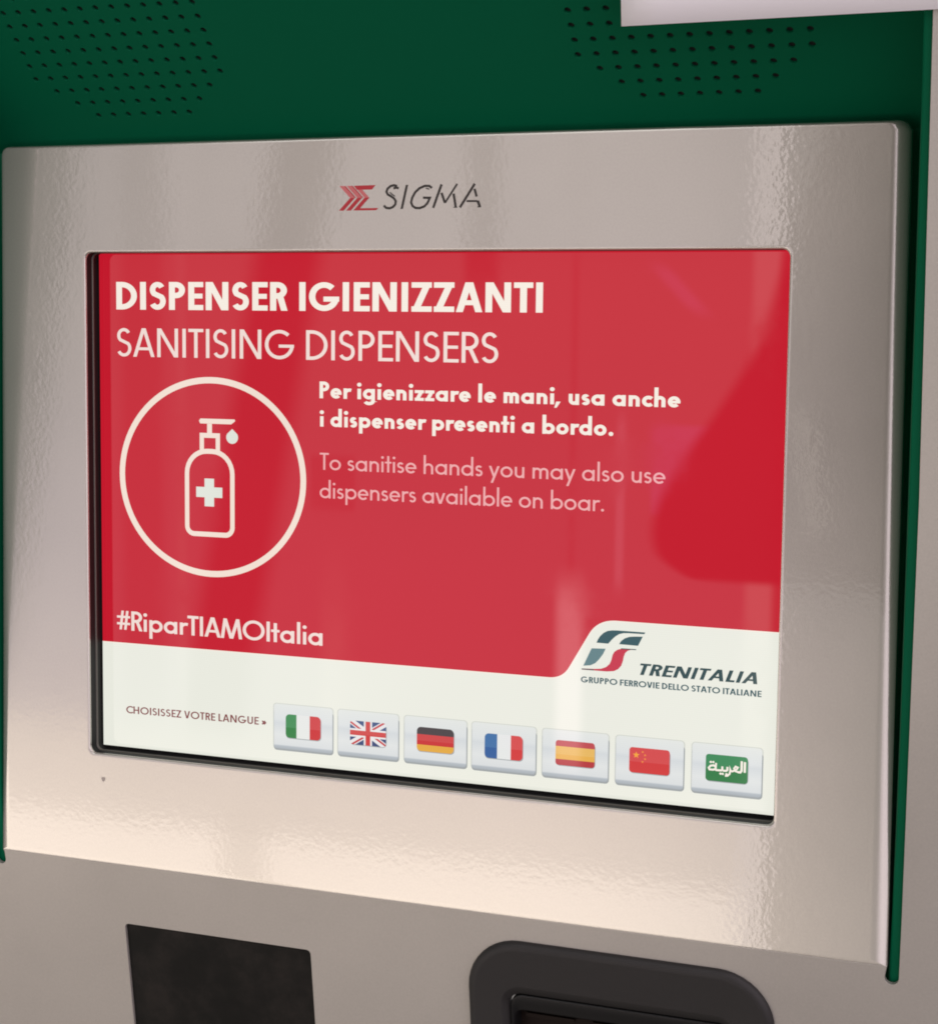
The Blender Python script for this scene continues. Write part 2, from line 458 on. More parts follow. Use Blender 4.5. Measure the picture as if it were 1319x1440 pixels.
    if ch == 'u':
        W = 0.45 + w * 0.3; r = W / 2 - h; rect(W - w, 0, W, X); st([(h, X)] + arc(W / 2, h + r, r, r, 180, 360, 18)); return P, W, s, s
    if ch == 'i': rect(0, 0, w, X); dia(h); return P, w, s, s
    if ch == 'l': rect(0, 0, w, A); return P, w, s, s
    if ch == 'o': W = bowlring(0.62); return P, W, r_, r_
    if ch == 'r':
        rect(0, 0, w, X); r = 0.19 + w * .2; st(arc(h + r, X - h - r * .9, r, r * .9, 180, 68, 12)); return P, 0.27 + w * 0.6, s, d_
    if ch == 's': S(0.33 + w * 0.42, X); return P, 0.33 + w * 0.42, r_, r_
    if ch == 't': W = 0.26 + w * 0.8; x = W / 2; rect(x - h, 0, x + h, 0.95); rect(0, X - w * .85, W, X); return P, W, d_, d_
    if ch == 'v': W = 0.50 + w * .3; dg(W / 2 - w * .1, 0, w * .55, X); dg(W / 2 + w * .1, 0, W - w * .55, X); return P, W, d_, d_
    if ch == 'y':
        W = 0.52 + w * .3; xb = W / 2; xt = W - w * .55; sl = (xt - xb) / X
        dg(xb, 0, w * .55, X); dg(xb + sl * D, D, xt, X); return P, W, d_, d_
    if ch == 'z':
        W = 0.40 + w * 0.4; rect(0, X - w * .9, W, X); rect(0, 0, W, w * .9); dg(w * .7, w * .45, W - w * .7, X - w * .45); return P, W, t_, t_
    if ch == '.': r = max(w * 0.62, 0.075); P.append(disc(r, r * 0.95, r)); return P, 2 * r, s, s
    if ch == ',': P.append([(-0.06, -0.19), (-0.06 + w * .6, -0.19), (0.03 + w * 1.15, 0.16), (0.03, 0.16)]); return P, 0.03 + w, d_, s
    return P, 0.24, s, s

BEAR = {'s': 0.068, 'r': 0.036, 'd': 0.008, 't': 0.03}
def line(mb, text, x0, x1, y0, cap, w, m, z, shear=0.0, space=0.28, track=0.0, slope=0.0):
    """one line of drawn letters filling x0..x1, cap height `cap` (mm), on depth z"""
    toks = list(text.replace('»', '\x01')); pen = 0.0; items = []; prev = None
    for c in toks:
        if c == ' ': pen += space; prev = None; continue
        P, W, l, r = glyph('>>' if c == '\x01' else c, w)
        if items: pen += BEAR[l] + track if prev else BEAR[l]
        items.append((P, pen)); pen += W; end = pen; pen += BEAR[r]; prev = c
    sx = (x1 - x0) / end
    k = 0
    for P, px_ in items:
        for q in P:
            k += 1; zz = z + 0.006 * (k % 7)
            pts = [(x0 + (px_ + a) * sx + shear * b * cap, y0 + b * cap + slope * (px_ + a) * sx, zz) for a, b in q]
            mb.poly(pts, m)
    return sx / cap

# ------------------------------------------------------------------ the ticket machine
root = bpy.data.objects.new('ticket_machine', None); C.objects.link(root)
root.location = V(0, -450, -10); ORI[root.name] = root.location.copy()
root['label'] = 'silver and green ticket machine with a red touch screen and black card slot'
root['category'] = 'ticket machine'

PHI = R_(8.36)
def F(x, s, h=0.0):
    """point on the lower fascia's plane: x across, s up it from the fold, h out of it"""
    return (x, -168.0 + s * math.cos(PHI) - h * math.sin(PHI), s * math.sin(PHI) + h * math.cos(PHI))

# --- front fascia: one painted sheet with its cut-outs
cut = [(-217.5, 410), (-217.0, 346), (-215.8, 192), (-214.2, 19), (-213.6, -4.5)]
cut += [(-210.8 + 2.8 * math.cos(R_(a)), -4.5 + 2.8 * math.sin(R_(a))) for a in range(195, 346, 15)]
cut += [(-208.0, -4.5), (-208.4, 0.35), (206.9, 0.35), (206.1, -4.5)]
cut += [(208.9 + 2.8 * math.cos(R_(a)), -4.5 + 2.8 * math.sin(R_(a))) for a in range(195, 346, 15)]
cut += [(211.7, -4.5), (212.3, 19), (215.8, 192), (217.0, 346), (217.5, 410)]
outer = [(-420, -420), (420, -420), (420, 620), (-420, 620)]
READER = (-144.7, -48.3, -112.0, -29.6)
CARD = (28.3, 162.3, -104.0, -10.6)
reader_o = rrect(READER[0], READER[1], READER[2], READER[3], 2.2)
card_o = rrect(CARD[0] + 3, CARD[1] - 3, CARD[2] + 3, CARD[3] - 3, 21.0)

cu = bpy.data.curves.new('fascia_outline', 'CURVE'); cu.dimensions = '2D'; cu.fill_mode = 'BOTH'
for pts in (outer, cut, reader_o, card_o):
    sp = cu.splines.new('POLY'); sp.points.add(len(pts) - 1)
    for p, (a, b) in zip(sp.points, pts): p.co = (a, b, 0, 1)
    sp.use_cyclic_u = True
cu.extrude = 1.0; cu.bevel_depth = 0.12; cu.bevel_resolution = 2; cu.offset = -0.12
tmp = bpy.data.objects.new('fascia_tmp', cu); C.objects.link(tmp)
bpy.context.view_layer.update()
me = bpy.data.meshes.new_from_object(tmp.evaluated_get(bpy.context.evaluated_depsgraph_get()))
bpy.data.objects.remove(tmp); bpy.data.curves.remove(cu)
zmax = max(v.co.z for v in me.vertices)
for v in me.vertices: v.co = V(*F(v.co.x, v.co.y, v.co.z - zmax)) - ORI[root.name]
me.materials.clear(); me.materials.append(FASCIA); me.name = 'fascia'
me.polygons.foreach_set('material_index', [0] * len(me.polygons))
me.polygons.foreach_set('use_smooth', [False] * len(me.polygons))
fascia = bpy.data.objects.new('fascia', me); C.objects.link(fascia); place(fascia, root, ORI[root.name].copy())

# --- screen surround: raised silver plate with rolled sides and the screen opening
def outline(inl, inr, it, ib, r):
    """outer outline of the plate (slightly wider at the foot) with insets"""
    pts = rrect(-205.4 + inl, 205.7 - inr, -168.0 + ib, 164.3 - it, (0.3, 0.3, r, r), 6)
    return [(x + (-y / 166.0) * (1.3 if x > 0 else -1.4) - (2.2 if x < 0 else 0.0), y) for x, y in pts]
mb = MB(); LP = []; sm = []
RS, RT = 6.5, 1.6
LP.append([(x, y, -15.0) for x, y in outline(0, 0, 0, 0, 4.5)])
N = 9
for i in range(N + 1):
    a = R_(90.0 * i / N); k = 1 - math.cos(a); q = math.sin(a)
    LP.append([(x, y, -RS * (1 - q) * (1.0 if y > -165.0 else 0.03)) for x, y in outline(3.6 * k, RS * k, RT * k, 2.2 * k, max(0.6, 4.5 - 2.0 * k))])
LP.append([(x, y, 0.0) for x, y in outline(4.2, RS + .6, RT + .6, 2.8, 2.4)])
def opening(g, r): return rrect(-160.0 - g, 160.0 + g, -115.7 - g, 115.4 + g, r, 6)
LP.append([(x, y, 0.0) for x, y in opening(1.4, 3.6)])
n_main = len(LP) - 2
for i in range(0, 6):
    a = R_(90.0 * i / 5)
    LP.append([(x, y, -0.9 * (1 - math.cos(a))) for x, y in opening(0.9 * (1 - math.sin(a)), 3.2)])
LP.append([(x, y, -1.3) for x, y in opening(0.0, 3.2)])
smooth = [True] * (len(LP) - 1); smooth[n_main] = False; smooth[0] = False; smooth[-1] = False
mb.loops(LP, SILVER, True, smooth)
surround = build(mb, 'screen_surround', root)

# tiny marks on the plate
mb = MB()
mb.poly([(x, y, 0.06) for x, y in [(-152.9 + 1.0 * math.cos(t) * (1 + .3 * math.sin(3 * t)), -127.9 + 1.3 * math.sin(t) * (1 + .2 * math.cos(2 * t))) for t in [2 * math.pi * i / 14 for i in range(14)]]], SMUDGE)
build(mb, 'smudge', surround)
# maker's mark printed on the plate
mb = MB()
def pst(pts, w, m, z=0.07):
    for k, q in enumerate(stroke(pts, w)): mb.poly([(a, b, z + 0.004 * (k % 5)) for a, b in q], m)
def ppl(pts, m, z=0.07): mb.poly([(a, b, z) for a, b in pts], m)
yT, yM, yB = 143.0, 137.9, 132.6
for k, dx in enumerate((0.0, 3.35, 6.7)):
    a = -33.3 + dx; b = -28.3 + dx
    ppl([(a, yT), (a + 2.2, yT), (b + 2.2, yM), (b, yM)][::-1], PRINT_PINK, 0.07)
    ppl([(a - .2, yB), (a + 2.0, yB), (b + 2.2, yM), (b, yM)], PRINT_RED, 0.08)
    if k < 2: ppl([(a + 2.2 + .0, yT), (a + 2.75, yT), (b + 2.75, yM), (b + 2.2, yM)][::-1], PRINT_RED, 0.075)
ppl([(-26.6, yT), (-16.6, yT + .1), (-18.2, yT - 1.7), (-25.2, yT - 1.7)][::-1], PRINT_RED, 0.085)
ppl([(-26.8, yB), (-16.2, yB), (-15.2, yB + .9), (-25.9, yB + .9)], PRINT_RED, 0.09)
build(mb, 'printed_emblem', surround, None, 'red folded ribbon emblem')
mb = MB()
wS = 1.0
pst([(-6.6, 142.5), (-8.0, 142.9), (-9.6, 142.6), (-11.0, 141.5), (-11.5, 140.2), (-10.9, 139.1), (-9.4, 138.3), (-8.0, 137.4), (-7.2, 136.2), (-7.4, 134.9), (-8.5, 133.8), (-10.0, 133.3), (-11.6, 133.5), (-12.7, 134.5)], wS, PRINT_DARK)
pst([(-8.3, 141.6), (-7.0, 141.9), (-5.9, 141.6)], wS, PRINT_DARK)
pst([(-10.0, 140.0), (-9.0, 139.2), (-7.6, 138.3)], 0.5, PRINT_DARK, 0.09)
pst([(-2.2, 142.7), (-4.4, 133.2)], 1.05, PRINT_DARK); pst([(-2.7, 142.75), (-1.6, 142.75)], .35, PRINT_DARK, .09); pst([(-5.0, 133.15), (-3.9, 133.15)], .35, PRINT_DARK, .09)
pst([(9.2, 141.5), (8.0, 142.3), (6.0, 142.4), (3.6, 141.5), (1.6, 139.8), (0.3, 137.6), (-0.2, 135.6), (0.4, 134.2), (1.8, 133.3), (3.8, 133.2), (5.8, 133.9), (7.2, 135.2), (8.3, 137.4), (5.2, 137.5)], wS, PRINT_DARK)
pst([(6.4, 141.4), (8.0, 141.0)], .5, PRINT_DARK, .09)
pst([(13.5, 142.9), (9.8, 133.2)], 1.05, PRINT_DARK)
pst([(13.5, 139.4), (15.1, 135.2)], 1.05, PRINT_DARK); pst([(15.1, 135.2), (20.5, 143.0)], 0.8, PRINT_DARK, .09)
pst([(18.9, 139.0), (20.0, 133.2)], 1.05, PRINT_DARK); pst([(19.0, 133.3), (20.6, 133.3)], .4, PRINT_DARK, .09)
pst([(28.3, 142.9), (21.8, 133.2)], 1.05, PRINT_DARK)
pst([(28.2, 140.8), (29.2, 137.6)], 1.05, PRINT_DARK); pst([(24.7, 135.8), (29.6, 135.75)], 0.8, PRINT_DARK)
pst([(29.7, 135.9), (30.7, 133.3)], 1.15, PRINT_DARK, .09); pst([(29.6, 133.35), (31.1, 133.35)], .4, PRINT_DARK, .1)
build(mb, 'printed_name', surround, None, 'dark italic letters SIGMA')

# --- screen gasket: the dark inner wall of the opening
mb = MB()
seq = [(0.1, -1.25, GASKET), (-0.1, -1.5, GASKET), (0.25, -2.7, GASKET), (0.25, -6.0, GASKET_EDGE), (-0.15, -6.4, GASKET_EDGE), (-0.15, -7.0, GASKET), (0.3, -7.4, GASKET), (0.3, -12.5, GASKET)]
mb.loops([[(x, y, z) for x, y in opening(g, 3.0)] for g, z, m in seq], [m for g, z, m in seq][:-1])
build(mb, 'screen_gasket', root)

# --- the display
ZS = -11.0
def flat(mb, pts, m, z): mb.poly([(a, b, ZS + z) for a, b in pts], m)
mb = MB()
mb.loops([[(x, y, ZS - 4) for x, y in rrect(-161, 161, -117, 117, .5)], [(x, y, ZS - 0.1) for x, y in rrect(-161, 161, -117, 117, .5)]], S_BLACK)
flat(mb, rrect(-161, 161, -117, 117, .5), S_BLACK, -0.1)
flat(mb, rrect(-159.5, 158.9, -114.3, 115.6, .3), S_RED, 0.0)
screen = build(mb, 'screen', root, (0, 0, ZS))

# white lower area with the raised corner for the company mark
edge = [(-159.5, -65.0), (60.5, -64.75)]
for i in range(1, 8):
    t = i / 8; edge.append(tuple((1 - t) ** 2 * p0 + 2 * t * (1 - t) * p1 + t * t * p2 for p0, p1, p2 in ((60.5, 66.9, 69.8), (-64.75, -64.75, -59.3))))
edge += [(69.8, -59.3), (78.2, -44.6)]
c0, c1, c2 = (78.2, -44.6), (81.6, -38.7), (89.0, -38.4)
for i in range(1, 9):
    t = i / 8; edge.append(tuple((1 - t) ** 2 * c0[k] + 2 * t * (1 - t) * c1[k] + t * t * c2[k] for k in (0, 1)))
edge += [(158.9, -38.5)]
mb = MB()
lower = [(x, -114.3) for x, _ in edge]
for i in range(len(edge) - 1):
    flat(mb, [lower[i], lower[i + 1], edge[i + 1], edge[i]], S_WHITE, 0.05)
for k, q in enumerate(stroke(edge, 0.5)): flat(mb, q, S_TEXT, 0.07 + 0.003 * (k % 3))
footer = build(mb, 'footer_area', screen, None, 'white lower area with a slanted corner')

def text_part(name, rows, label):
    mb = MB()
    for r in rows: line(mb, *r[0], **(r[1] if len(r) > 1 else {}))
    return build(mb, name, screen, None, label)
ZT = ZS + 0.09
text_part('headline_text', [(('DISPENSER IGIENIZZANTI', -150.5, 55.2, 90.0, 12.55, 0.192, S_TEXT, ZT),)], 'bold white headline DISPENSER IGIENIZZANTI')
text_part('headline_text', [(('SANITISING DISPENSERS', -150.5, 35.7, 68.55, 13.0, 0.115, S_TEXT_L, ZT), dict(track=0.01))], 'thin white headline SANITISING DISPENSERS')
text_part('message_text', [(('Per igienizzare le mani, usa anche', -47.6, 115.0, 51.8, 7.35, 0.19, S_TEXT, ZT),),
                           (('i dispenser presenti a bordo.', -47.3, 86.85, 39.3, 7.35, 0.19, S_TEXT, ZT),)], 'bold white Italian message of two lines')
text_part('message_text', [(('To sanitise hands you may also use', -47.4, 109.4, 20.2, 7.5, 0.112, S_PINK, ZT),),
                           (('dispensers available on boar.', -47.4, 83.45, 7.6, 7.5, 0.112, S_PINK, ZT),)], 'thin pale English message of two lines')
text_part('hashtag_text', [(('#RiparTIAMOItalia', -151.6, -45.8, -58.75, 9.1, 0.145, S_TEXT_L, ZT), dict(track=-0.02))], 'white hashtag #RiparTIAMOItalia')
text_part('prompt_text', [(('CHOISISSEZ VOTRE LANGUE »', -147.0, -74.0, -98.1, 3.5, 0.16, S_MAROON, ZT + .03), dict(slope=0.009, track=0.02))], 'small dark red prompt CHOISISSEZ VOTRE LANGUE')

# hand sanitiser sign: ring, bottle, pump, drop and cross
mb = MB()
def spl(pts, w, m=S_ICON, z=0.09, closed=False):
    for k, q in enumerate(stroke(pts, w, closed)): flat(mb, q, m, z + 0.004 * (k % 4))
spl(arc(-101.75, 14.5, 46.3, 44.1, 0, 360, 96)[:-1], 2.85, closed=True)
spl(rrect(-114.1, -90.9, -12.4 + .9, 26.4, (3.6, 3.6, 10.2, 10.2), 8), 2.25, z=0.10, closed=True)
spl([(-106.4, 26.6), (-106.4, 33.6), (-98.2, 33.6), (-98.2, 26.6)], 2.2, z=0.12)
spl([(-102.4, 34.2), (-102.4, 38.9)], 2.5, z=0.14)
flat(mb, [(-107.2, 38.95), (-91.4, 38.95), (-89.4, 40.4), (-89.6, 41.2), (-107.0, 41.2), (-107.8, 40.2)], S_ICON, 0.16)
drop = [(-90.9, 36.9)] + [(-90.95 + 3.0 * math.cos(R_(a)), 33.1 + 2.95 * math.sin(R_(a))) for a in range(150, 391, 15)]
flat(mb, drop, S_MINT, 0.10)
flat(mb, [(-109.4, 5.4), (-96.0, 5.4), (-96.0, 10.1), (-109.4, 10.1)], S_MINT, 0.11)
flat(mb, [(-105.1, 1.3), (-100.2, 1.3), (-100.2, 14.0), (-105.1, 14.0)], S_MINT, 0.115)
build(mb, 'sanitiser_icon', screen, None, 'white ringed sign of a pump bottle with a cross')

# railway company mark
mb = MB()
def strip(a, b, m, z):
    n = len(a)
    for i in range(n - 1): flat(mb, [a[i], a[i + 1], b[i + 1], b[i]], m, z)
def ngon(pts, m, z): flat(mb, pts, m, z)
ngon([(81.26, -48.06), (81.88, -46.61), (82.87, -45.07), (84.27, -43.69), (85.95, -42.72), (88.01, -42.32), (90.26, -42.2), (102.37, -42.22), (101.91, -42.98), (95.14, -43.03), (92.9, -43.18), (91.04, -43.76), (89.37, -44.9), (87.9, -46.36), (86.43, -48.12)], S_TEAL, 0.10)
ngon([(91.13, -47.96), (92.03, -46.54), (93.5, -45.34), (95.54, -44.53), (97.77, -44.26), (101.3, -44.05), (99.34, -48.09)], S_TEAL, 0.10)
ngon([(79.19, -50.6), (85.35, -50.33), (84.26, -52.7), (82.61, -55.03), (80.94, -56.82), (78.87, -57.9), (75.65, -58.34)], S_TEAL_P, 0.10)
ngon([(98.63, -49.6), (91.92, -49.9), (90.43, -50.4), (89.13, -51.41), (88.41, -52.75), (87.89, -55.0), (87.17, -56.71), (85.69, -58.11), (83.44, -59.03), (80.42, -59.34), (74.91, -59.54), (75.03, -60.05), (80.81, -60.0), (86.1, -60.0), (89.11, -59.61), (90.97, -58.62), (92.25, -57.05), (92.96, -54.98), (93.29, -53.12), (93.82, -51.61), (94.92, -50.5), (96.22, -50.04), (98.45, -49.95)], S_LOGO_RED, 0.10)
spl([(74.95, -59.75), (80.4, -59.75)], 0.45, S_TEAL_D, 0.13)
spl([(92.0, -49.85), (98.6, -49.75)], 0.4, S_TEAL_D, 0.13)
build(mb, 'company_emblem', screen, None, 'teal and red slanted emblem')
mb = MB()
line(mb, 'TRENITALIA', 98.9, 149.9, -60.3, 4.9, 0.185, S_TEAL_D, ZS + .10, shear=0.36, track=0.0)
line(mb, 'GRUPPO FERROVIE DELLO STATO ITALIANE', 74.7, 151.7, -65.5, 2.6, 0.185, S_TEAL, ZS + .10, track=0.0, space=0.22)
build(mb, 'company_name', screen, None, 'dark teal lettering TRENITALIA over a small second line')

# language buttons
def flag_regions(kind, w, h):
    """list of (polygon, rgb) in flag coordinates centred on 0"""
    x0, x1, y0, y1 = -w / 2, w / 2, -h / 2, h / 2
    def r(a, b, c, d): return [(a, c), (b, c), (b, d), (a, d)]
    def vert(cs): return [(r(x0 + w * i / 3, x0 + w * (i + 1) / 3, y0, y1), c) for i, c in enumerate(cs)]
    if kind == 'italian': return [(r(x0, x1, y0, y1), (226, 228, 224)), (r(x0, x0 + w * .31, y0, y1), (30, 122, 54)), (r(x1 - w * .31, x1, y0, y1), (198, 34, 36))]
    if kind == 'french': return [(r(x0, x1, y0, y1), (226, 228, 226)), (r(x0, x0 + w * .33, y0, y1), (22, 86, 150)), (r(x1 - w * .31, x1, y0, y1), (206, 40, 38))]
    if kind == 'german': return [(r(x0, x1, y0, y1), (196, 30, 28)), (r(x0, x1, y1 - h * .30, y1), (36, 28, 28)), (r(x0, x1, y0, y0 + h * .27), (222, 164, 48))]
    if kind == 'spanish': return [(r(x0, x1, y0, y1), (226, 170, 62)), (r(x0, x1, y1 - h * .24, y1), (180, 36, 40)), (r(x0, x1, y0, y0 + h * .24), (176, 30, 36))]
    if kind == 'chinese':
        o = [(r(x0, x1, y0, y1), (204, 36, 34))]
        def star(cx, cy, rr): return [(cx + rr * (1 if i % 2 == 0 else .42) * math.sin(i * math.pi / 5), cy + rr * (1 if i % 2 == 0 else .42) * math.cos(i * math.pi / 5)) for i in range(10)][::-1]
        o.append((star(x0 + w * .17, y1 - h * .30, 1.55), (240, 160, 40)))
        for a, b in ((.33, .16), (.39, .28), (.39, .43), (.33, .55)): o.append((star(x0 + w * a, y1 - h * b, .62), (238, 140, 48)))
        return o
    if kind == 'british':
        o = [(r(x0, x1, y0, y1), (38, 62, 112))]
        L = math.hypot(w, h)
        for sgn in (1, -1):
            ux, uy = w / L, sgn * h / L; nx, ny = -uy, ux
            def bandp(t0, t1, s0, s1): return [(ux * s0 * L + nx * t0, uy * s0 * L + ny * t0), (ux * s1 * L + nx * t0, uy * s1 * L + ny * t0), (ux * s1 * L + nx * t1, uy * s1 * L + ny * t1), (ux * s0 * L + nx * t1, uy * s0 * L + ny * t1)]
            o.append((bandp(-1.35, 1.35, -.7, .7), (228, 226, 226)))
            o.append((bandp(-.9, -.05, -.7, 0), (190, 40, 44))); o.append((bandp(.05, .9, 0, .7), (190, 40, 44)))
        o += [(r(-2.0, 2.0, y0, y1), (230, 228, 226)), (r(x0, x1, -1.9, 1.9), (230, 228, 226)), (r(-1.15, 1.15, y0, y1), (200, 44, 40)), (r(x0, x1, -1.1, 1.1), (200, 44, 40))]
        return o
    if kind == 'arabic': return [(r(x0, x1, y0, y1), (14, 116, 54))]

def ccw(p):
    a = sum(p[i - 1][0] * p[i][1] - p[i][0] * p[i - 1][1] for i in range(len(p)))
    return p if a > 0 else p[::-1]
def lighter(c, k): return tuple(int(x + (235 - x) * k) for x in c)

arab = [  # written right to left: alef, lam, ain, ra, ba, ya, ta marbuta (x 0..1 across the word, y in the same unit of 10 mm)
    ([(0.985, 0.33), (0.985, 0.0)], 1.1), ([(0.90, 0.35), (0.90, 0.05), (0.87, 0.0), (0.80, 0.0)], 1.1),
    ([(0.82, 0.0), (0.74, 0.02), (0.70, 0.10), (0.74, 0.165), (0.80, 0.14), (0.77, 0.08), (0.70, 0.03), (0.64, 0.0)], 0.9),
    ([(0.66, 0.0), (0.61, 0.02), (0.585, 0.12), (0.60, 0.02), (0.585, -0.08), (0.53, -0.145), (0.46, -0.155)], 0.9),
    ([(0.52, 0.13), (0.52, 0.03), (0.49, 0.0), (0.40, 0.0)], 1.0), ([(0.385, 0.13), (0.385, 0.03), (0.36, 0.0), (0.22, 0.0), (0.195, 0.03)], 1.0),
    ([(0.215, 0.22), (0.205, 0.03), (0.14, 0.0), (0.04, 0.0), (0.02, 0.05), (0.07, 0.12), (0.15, 0.14), (0.205, 0.10)], 0.95)]
arab_dots = [(0.50, -0.10), (0.40, -0.10), (0.34, -0.10), (0.07, 0.235), (0.14, 0.24)]

names = ['italian', 'british', 'german', 'french', 'spanish', 'chinese', 'arabic']
words = {'italian': 'button with green, white and red upright stripes', 'british': 'button with red and white crosses on blue', 'german': 'button with black, red and gold stripes',
         'french': 'button with blue, white and red upright stripes', 'spanish': 'button with red, yellow and red stripes', 'chinese': 'red flag button with yellow stars', 'arabic': 'green button with white Arabic lettering'}
bxs = [-55.3, -23.4, 8.75, 40.5, 72.75, 105.3, 138.1]
for kind, bx in zip(names, bxs):
    by = -97.2
    mb = MB()
    hw, hh = 14.6, 10.3
    def put(pts, m, z): mb.poly([(bx + a, by + b, ZS + z) for a, b in pts], m)
    put(rrect(-hw - .1, hw + .5, -hh - .75, hh - 2, 1.6), S_SHADOW, 0.08)
    put(rrect(-hw - .45, hw + .55, -hh - .2, hh + .35, 1.7), S_SHADOW2, 0.07)
    put(rrect(-hw, hw, -hh, hh, 1.4), S_BUTTON, 0.10)
    fw, fh = (17.4, 10.8) if kind != 'arabic' else (17.6, 11.2)
    fy = 0.5
    R0 = ccw(rrect(-fw / 2, fw / 2, -fh / 2, fh / 2, 1.9 if kind in ('italian', 'french', 'german') else 1.3))
    gloss = ccw([(-fw, fh), (-fw, 0.0)] + [(-fw / 2 + fw * i / 8, -0.5 - 0.75 * math.sin(math.pi * i / 8)) for i in range(9)] + [(fw, 0.0), (fw, fh)])
    sh = rrect(-fw / 2 + .1, fw / 2 + .3, -fh / 2 - .35, fh / 2 - .5, 1.8)
    put([(a, b + fy) for a, b in sh], S_SHADOW, 0.115)
    for k, (pl, c) in enumerate(flag_regions(kind, fw, fh)):
        q = clip(ccw(pl), R0) if kind != 'chinese' or k == 0 else pl
        if len(q) < 3: continue
        put([(a, b + fy) for a, b in q], glow('display_rgb_%d_%d_%d' % c, c), 0.13 + 0.008 * k)
        if kind == 'chinese' and k: continue
        for j in range(1):
            top = clip(ccw(q), [(-fw, -0.7), (fw, -0.7), (fw, fh), (-fw, fh)])
            if len(top) > 2:
                cl = lighter(c, 0.14); put([(a, b + fy) for a, b in top], glow('display_rgb_%d_%d_%d' % cl, cl), 0.134 + 0.008 * k)
    if kind == 'arabic':
        aw = 15.6; ox = -aw / 2; oy = -0.9
        kk = 0
        for pts, ww in arab:
            P2 = [(ox + a * aw, oy + b * 13.5) for a, b in pts]
            for q in stroke(P2, ww * 0.85):
                kk += 1; put([(a, b + fy) for a, b in q], S_TEXT, 0.16 + 0.004 * (kk % 5))
        for a, b in arab_dots: put([(x, y + fy) for x, y in disc(ox + a * aw, oy + b * 13.5, 0.5, 10)], S_TEXT, 0.185)
    ob = build(mb, 'language_button', screen, (bx, by, ZS), words[kind])

# --- green liner: sloping hood with two speaker grilles, and the slot behind the silver plate
TH = 0.77053306
def Hd(x, q, h=0.0):
    """point on the hood's plane: x across, q up it from the lowest hole row, h out of it"""
    return (x, 176.30 + q * math.cos(TH) - h * math.sin(TH), q * math.sin(TH) + h * math.cos(TH))
p, qv = 7.688, 6.869
GR = [(-175.18, 'speaker_backing'), (76.45, 'speaker_backing')]
def has_hole(i, j):
    if not (0 <= i <= 12 and 0 <= j <= 12): return False
    a = min(i, 12 - i); b = min(j, 12 - j)
    return a + b >= 3
xs = [-222.0]
for gx, _ in GR: xs += [gx + (i - .5) * p for i in range(14)]
xs += [222.0]
ys = [-24.0] + [(j - .5) * qv for j in range(14)] + [88.0]
mb = MB(); rad = 1.46; NA = 12
for a in range(len(xs) - 1):
    for b in range(len(ys) - 1):
        X0, X1, Y0, Y1 = xs[a], xs[a + 1], ys[b], ys[b + 1]
        gi = (0, a - 1) if 1 <= a <= 13 else ((1, a - 15) if 15 <= a <= 27 else None)
        if gi is None or not (1 <= b <= 13) or not has_hole(gi[1], b - 1):
            mb.poly([Hd(X0, Y0), Hd(X1, Y0), Hd(X1, Y1), Hd(X0, Y1)], GREEN); continue
        cx, cy = (X0 + X1) / 2, (Y0 + Y1) / 2
        circ = [(cx + rad * math.cos(2 * math.pi * k / NA + R_(225)), cy + rad * math.sin(2 * math.pi * k / NA + R_(225))) for k in range(NA)]
        cor = [(X0, Y0), (X1, Y0), (X1, Y1), (X0, Y1)]
        for k in range(4):
            inner = [circ[(k * 3 + t) % NA] for t in range(4)]
            mb.poly([Hd(*cor[k]), Hd(*cor[(k + 1) % 4])] + [Hd(*c) for c in inner[::-1]], GREEN)
        mb.loops([[Hd(x, y) for x, y in circ], [Hd(x, y, -1.6) for x, y in circ]], GREEN, True, [True])
hood = build(mb, 'speaker_hood', root)
for gx, nm in GR:
    mb = MB()
    x0, x1, y0, y1 = gx - 6, gx + 12 * p + 6, -6, 12 * qv + 6
    mb.loops([[Hd(x, y, -1.7) for x, y in rrect(x0, x1, y0, y1, 8)], [Hd(x, y, -9) for x, y in rrect(x0, x1, y0, y1, 8)]], BLACK_HOLE)
    mb.poly([Hd(x, y, -1.7) for x, y in rrect(x0, x1, y0, y1, 8)], BLACK_HOLE)
    build(mb, nm, hood, None, None)

# slot liners: on each side a green channel whose front flange shows between the plate and the fascia
for sg in (1, -1):
    mb = MB(); prof = []
    for s in [-14, -6, 0, 20, 60, 100, 150, 200, 250, 300, 346, 372, 392, 406]:
        t = min(1.0, max(0.0, s / 346.0))
        fl = 207.2 + 6.2 * t ** 0.7 + (0 if sg > 0 else 1.5)
        ex = 215.0 + 5.0 * t
        y = F(0, s)[1]; zf = F(0, s, -3.2)[2]; zb = -14.0
        pts = [(sg * 198.0, y, zb), (sg * (fl - 1.0), y, zb), (sg * (fl - 0.2), y, zb + 1.0), (sg * fl, y, zf - 1.4), (sg * (fl + 0.4), y, zf - 0.5), (sg * (fl + 1.2), y, zf - 0.05), (sg * ex, y, zf)]
        prof.append(pts if sg > 0 else pts[::-1])
    mb.loops(prof, GREEN, False, [True] * (len(prof) - 1))
    build(mb, 'side_channel', root)

# --- dark reader window set into the fascia
mb = MB()
r0 = rrect(READER[0] - 2, READER[1] + 2, READER[2] - 2, READER[3] + 2, 3)
mb.poly([F(x, s, -1.5) for x, s in r0], DARK_GLASS)
mb.loops([[F(x, s, -1.5) for x, s in r0], [F(x, s, -5) for x, s in r0]], GASKET)
build(mb, 'reader_window', root)

